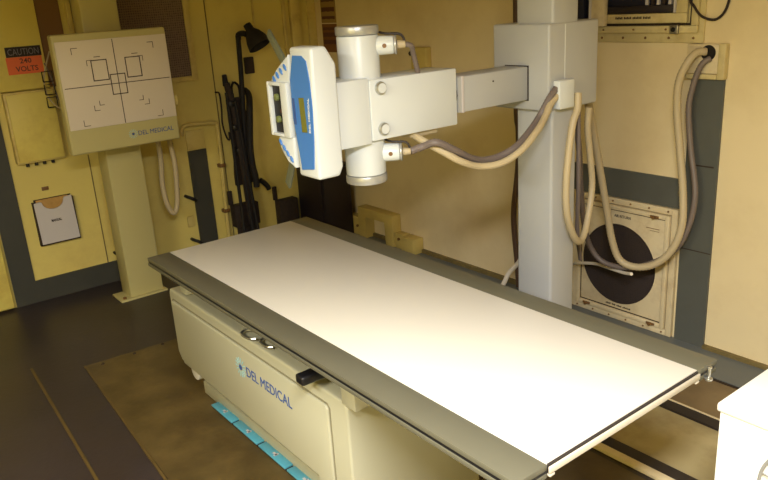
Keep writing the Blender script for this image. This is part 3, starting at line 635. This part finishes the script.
# under-carriage
uc = MB(); uc.box(-2.80, -1.00, 1.00, 1.04, .635, .684, bev=.003); uc.box(-2.75, -1.00, 1.59, 1.63, .635, .684, bev=.003); uc.box(-2.70, -2.62, 1.02, 1.59, .64, .684); uc.box(-1.20, -1.12, 1.02, 1.59, .64, .684)
uc.build('travel_frame', DKBROWN, tb)
B(-2.795, -2.735, 1.035, 1.50, .548, .634, bev=.004).build('end_block', WHITE2, tb)
B(-1.600, -1.530, 1.01, 1.50, .548, .634, bev=.004).build('end_block', WHITE2, tb)
B(-2.30, -1.70, 1.025, 1.55, .588, .634).build('bucky_tray', DKBROWN, tb, flat=True)
mb = MB(); mb.tube([(-2.195, 1.075, .556), (-2.225, 1.06, .556), (-2.24, 1.04, .556), (-2.23, 1.02, .556), (-2.20, 1.015, .556), (-2.165, 1.02, .556), (-2.15, 1.035, .556)], .005, 10)
mb.build('tray_handle', ALU, tb)
mb = MB(); mb.tube([(-2.10, 1.085, .556), (-2.13, 1.06, .556), (-2.12, 1.035, .556), (-2.07, 1.03, .556), (-2.05, 1.045, .556)], .005, 10); mb.build('tray_latch', ALU, tb)
lv = MB(); lv.box(-1.748, -1.706, .950, 1.05, .580, .610, bev=.007, seg=3); lv.build('release_lever', BLACK, tb)
# base
BF, BL, BR, BB = 1.02, -2.89, -1.590, 1.545
bd = MB()
A = [(BL+.03, .215), (BL, .25), (BL, .525), (BL+.012, .545), (BR-.012, .545), (BR, .525), (BR, .0045), (-1.775, .0045), (-1.775, .215)]
bd.prism([(x, BF, z) for x, z in A], [(x, BB, z) for x, z in A], bev=.008, seg=3)
bd = bd.build('base_body', WHITE2, tb)
fp = MB(); A2 = [(BL+.075, .222), (BL+.045, .29), (BL+.030, .49), (BL+.04, .50), (BR-.105, .50), (BR-.095, .49), (BR-.095, .006), (-1.764, .006), (-1.764, .222)]
fp.prism([(x, BF-.010, z) for x, z in A2], [(x, BF+.002, z) for x, z in A2], bev=.005); fp = fp.build('front_cover', WHITE2, tb)
A3 = [(BL+.070, .217), (BL+.039, .29), (BL+.024, .494), (BL+.037, .506), (BR-.102, .506), (BR-.089, .493), (BR-.089, .006), (-1.769, .006), (-1.769, .217)]
MB().prism([(x, BF-.0012, z) for x, z in A3], [(x, BF+.002, z) for x, z in A3]).build('cover_gap', GROOVE, bd, flat=True)
logo(fp, (-2.250, BF-.0102, .418), (1, 0, 0), (0, 0, 1), .055)
B(BL-.008, -1.776, 1.112, 1.50, .0045, .066, bev=.005).build('plinth', WHITE2, tb)
B(BL+.04, -1.776, 1.15, 1.48, .067, .2145).build('plinth_neck_shade', DKBROWN, tb, flat=True)  # dark core colour stands in for the shade of the undercut
cc = MB(); cc.cyl((BL+.125, BF+.012, .195), (BL+.125, BF+.065, .195), .040, seg=24, bev=.004); cc.build('corner_roller', TOPW, tb)

# foot pedals
px = [-2.757, -2.553, -2.340, -2.124, -1.91]
for i in range(4):
    a, b = px[i]+.004, px[i+1]-.010
    q = MB(); q.box(a, b, 1.076, 1.114, .014, .022, bev=.002); q = q.build('foot_pedal', CYAN, tb)
    B(a-.002, b+.004, 1.080, 1.1175, .0045, .0135).build('pedal_base', DKBROWN, q, flat=True)
    mb = MB(); c = (a+b)/2
    mb.box(c-.014, c+.012, 1.090, 1.100, .0221, .0227); mb.box(c+.002, c+.010, 1.085, 1.106, .0221, .0227); mb.build('pedal_symbol', POCKET, q, flat=True)

# ================================================================ WHITE CABINET at right
wc = thing('white_cabinet', (-.55, 1.85, 0), 'bright white cabinet with a lid at the lower right corner', 'cabinet')
B(-.795, -.30, 1.596, 2.10, .0, .632, bev=.006).build('cabinet_body', LIDW, wc)
B(-.800, -.295, 1.589, 2.105, .6325, .655, bev=.005).build('cabinet_lid', LIDW, wc)
fg = MB(); cxx, czz, rr = -.556, .495, .125
fg.tube([(cxx+rr*math.cos(a), 1.588, czz+rr*math.sin(a)) for a in [2*math.pi*k/48 for k in range(49)]], .004, 8, smooth=False)
for k in range(16):
    a = 2*math.pi*k/16
    fg.tube([(cxx+.03*math.cos(a), 1.586, czz+.03*math.sin(a)), (cxx+.08*math.cos(a+.12), 1.580, czz+.08*math.sin(a+.12)), (cxx+rr*math.cos(a+.2), 1.588, czz+rr*math.sin(a+.2))], .002, 6, n=4)
fg.cyl((cxx, 1.592, czz), (cxx, 1.578, czz), .032, seg=24, bev=.003)
fg.build('fan_guard', FILM, wc)

# ================================================================ CEILING LAMP (out of frame) and added fill lamp
def ceiling_or_fill_lamp(x, y, lx, ly, watts, col, l):
    t = thing('ceiling_or_fill_light', (x, y, ZC-.08), l, 'ceiling light')
    B(x-lx/2, x+lx/2, y-ly/2, y+ly/2, ZC-.06, ZC-.001, bev=.004).build('light_housing', LIDW, t)
    d = bpy.data.lights.new('tube_light', 'AREA'); d.shape = 'RECTANGLE'; d.size = lx*.95; d.size_y = ly*.9; d.energy = watts; d.color = col; d.spread = math.radians(168)
    o = bpy.data.objects.new('tube_light', d); COL.objects.link(o); o.location = (x, y, ZC-.065)
ceiling_or_fill_lamp(-.02, .12, .30, .9, 78, (1.0, .995, 1.0), 'white ceiling light fixture nearest the white cabinet')
ceiling_or_fill_lamp(-.9, -1.0, 1.1, .35, 50, (1.0, .97, .88), 'added fill light in a white housing, unseen along the near wall')  # unseen fill lamp, added to brighten the faces towards the near wall

# ================================================================ CAMERA
cam = bpy.data.cameras.new('camera'); co_ = bpy.data.objects.new('camera', cam); COL.objects.link(co_); SC.camera = co_
F, yaw, pit, rol = 742.476, 2.497885, .315913, .063488
fw = Vector((math.cos(pit)*math.cos(yaw), math.cos(pit)*math.sin(yaw), -math.sin(pit)))
rt = fw.cross(Vector((0, 0, 1))).normalized(); dn = fw.cross(rt)
Rr = rt*math.cos(rol)+dn*math.sin(rol); Dn = -rt*math.sin(rol)+dn*math.cos(rol)
M = Matrix((Rr, -Dn, -fw)).transposed().to_4x4(); M.translation = Vector((0, 0, 1.65))
co_.matrix_world = M
cam.sensor_width = 36; cam.lens = F/768*36; cam.clip_start = .02

w = bpy.data.worlds.new('world'); SC.world = w; w.use_nodes = True
w.node_tree.nodes['Background'].inputs[0].default_value = (.02, .018, .014, 1)
SC.view_settings.view_transform = 'Standard'; SC.view_settings.look = 'None'; SC.view_settings.gamma = 1.0; SC.view_settings.use_curve_mapping = False
SC.view_settings.exposure = 0.86
for o in bpy.data.objects:
    if '_w' in o: del o['_w']
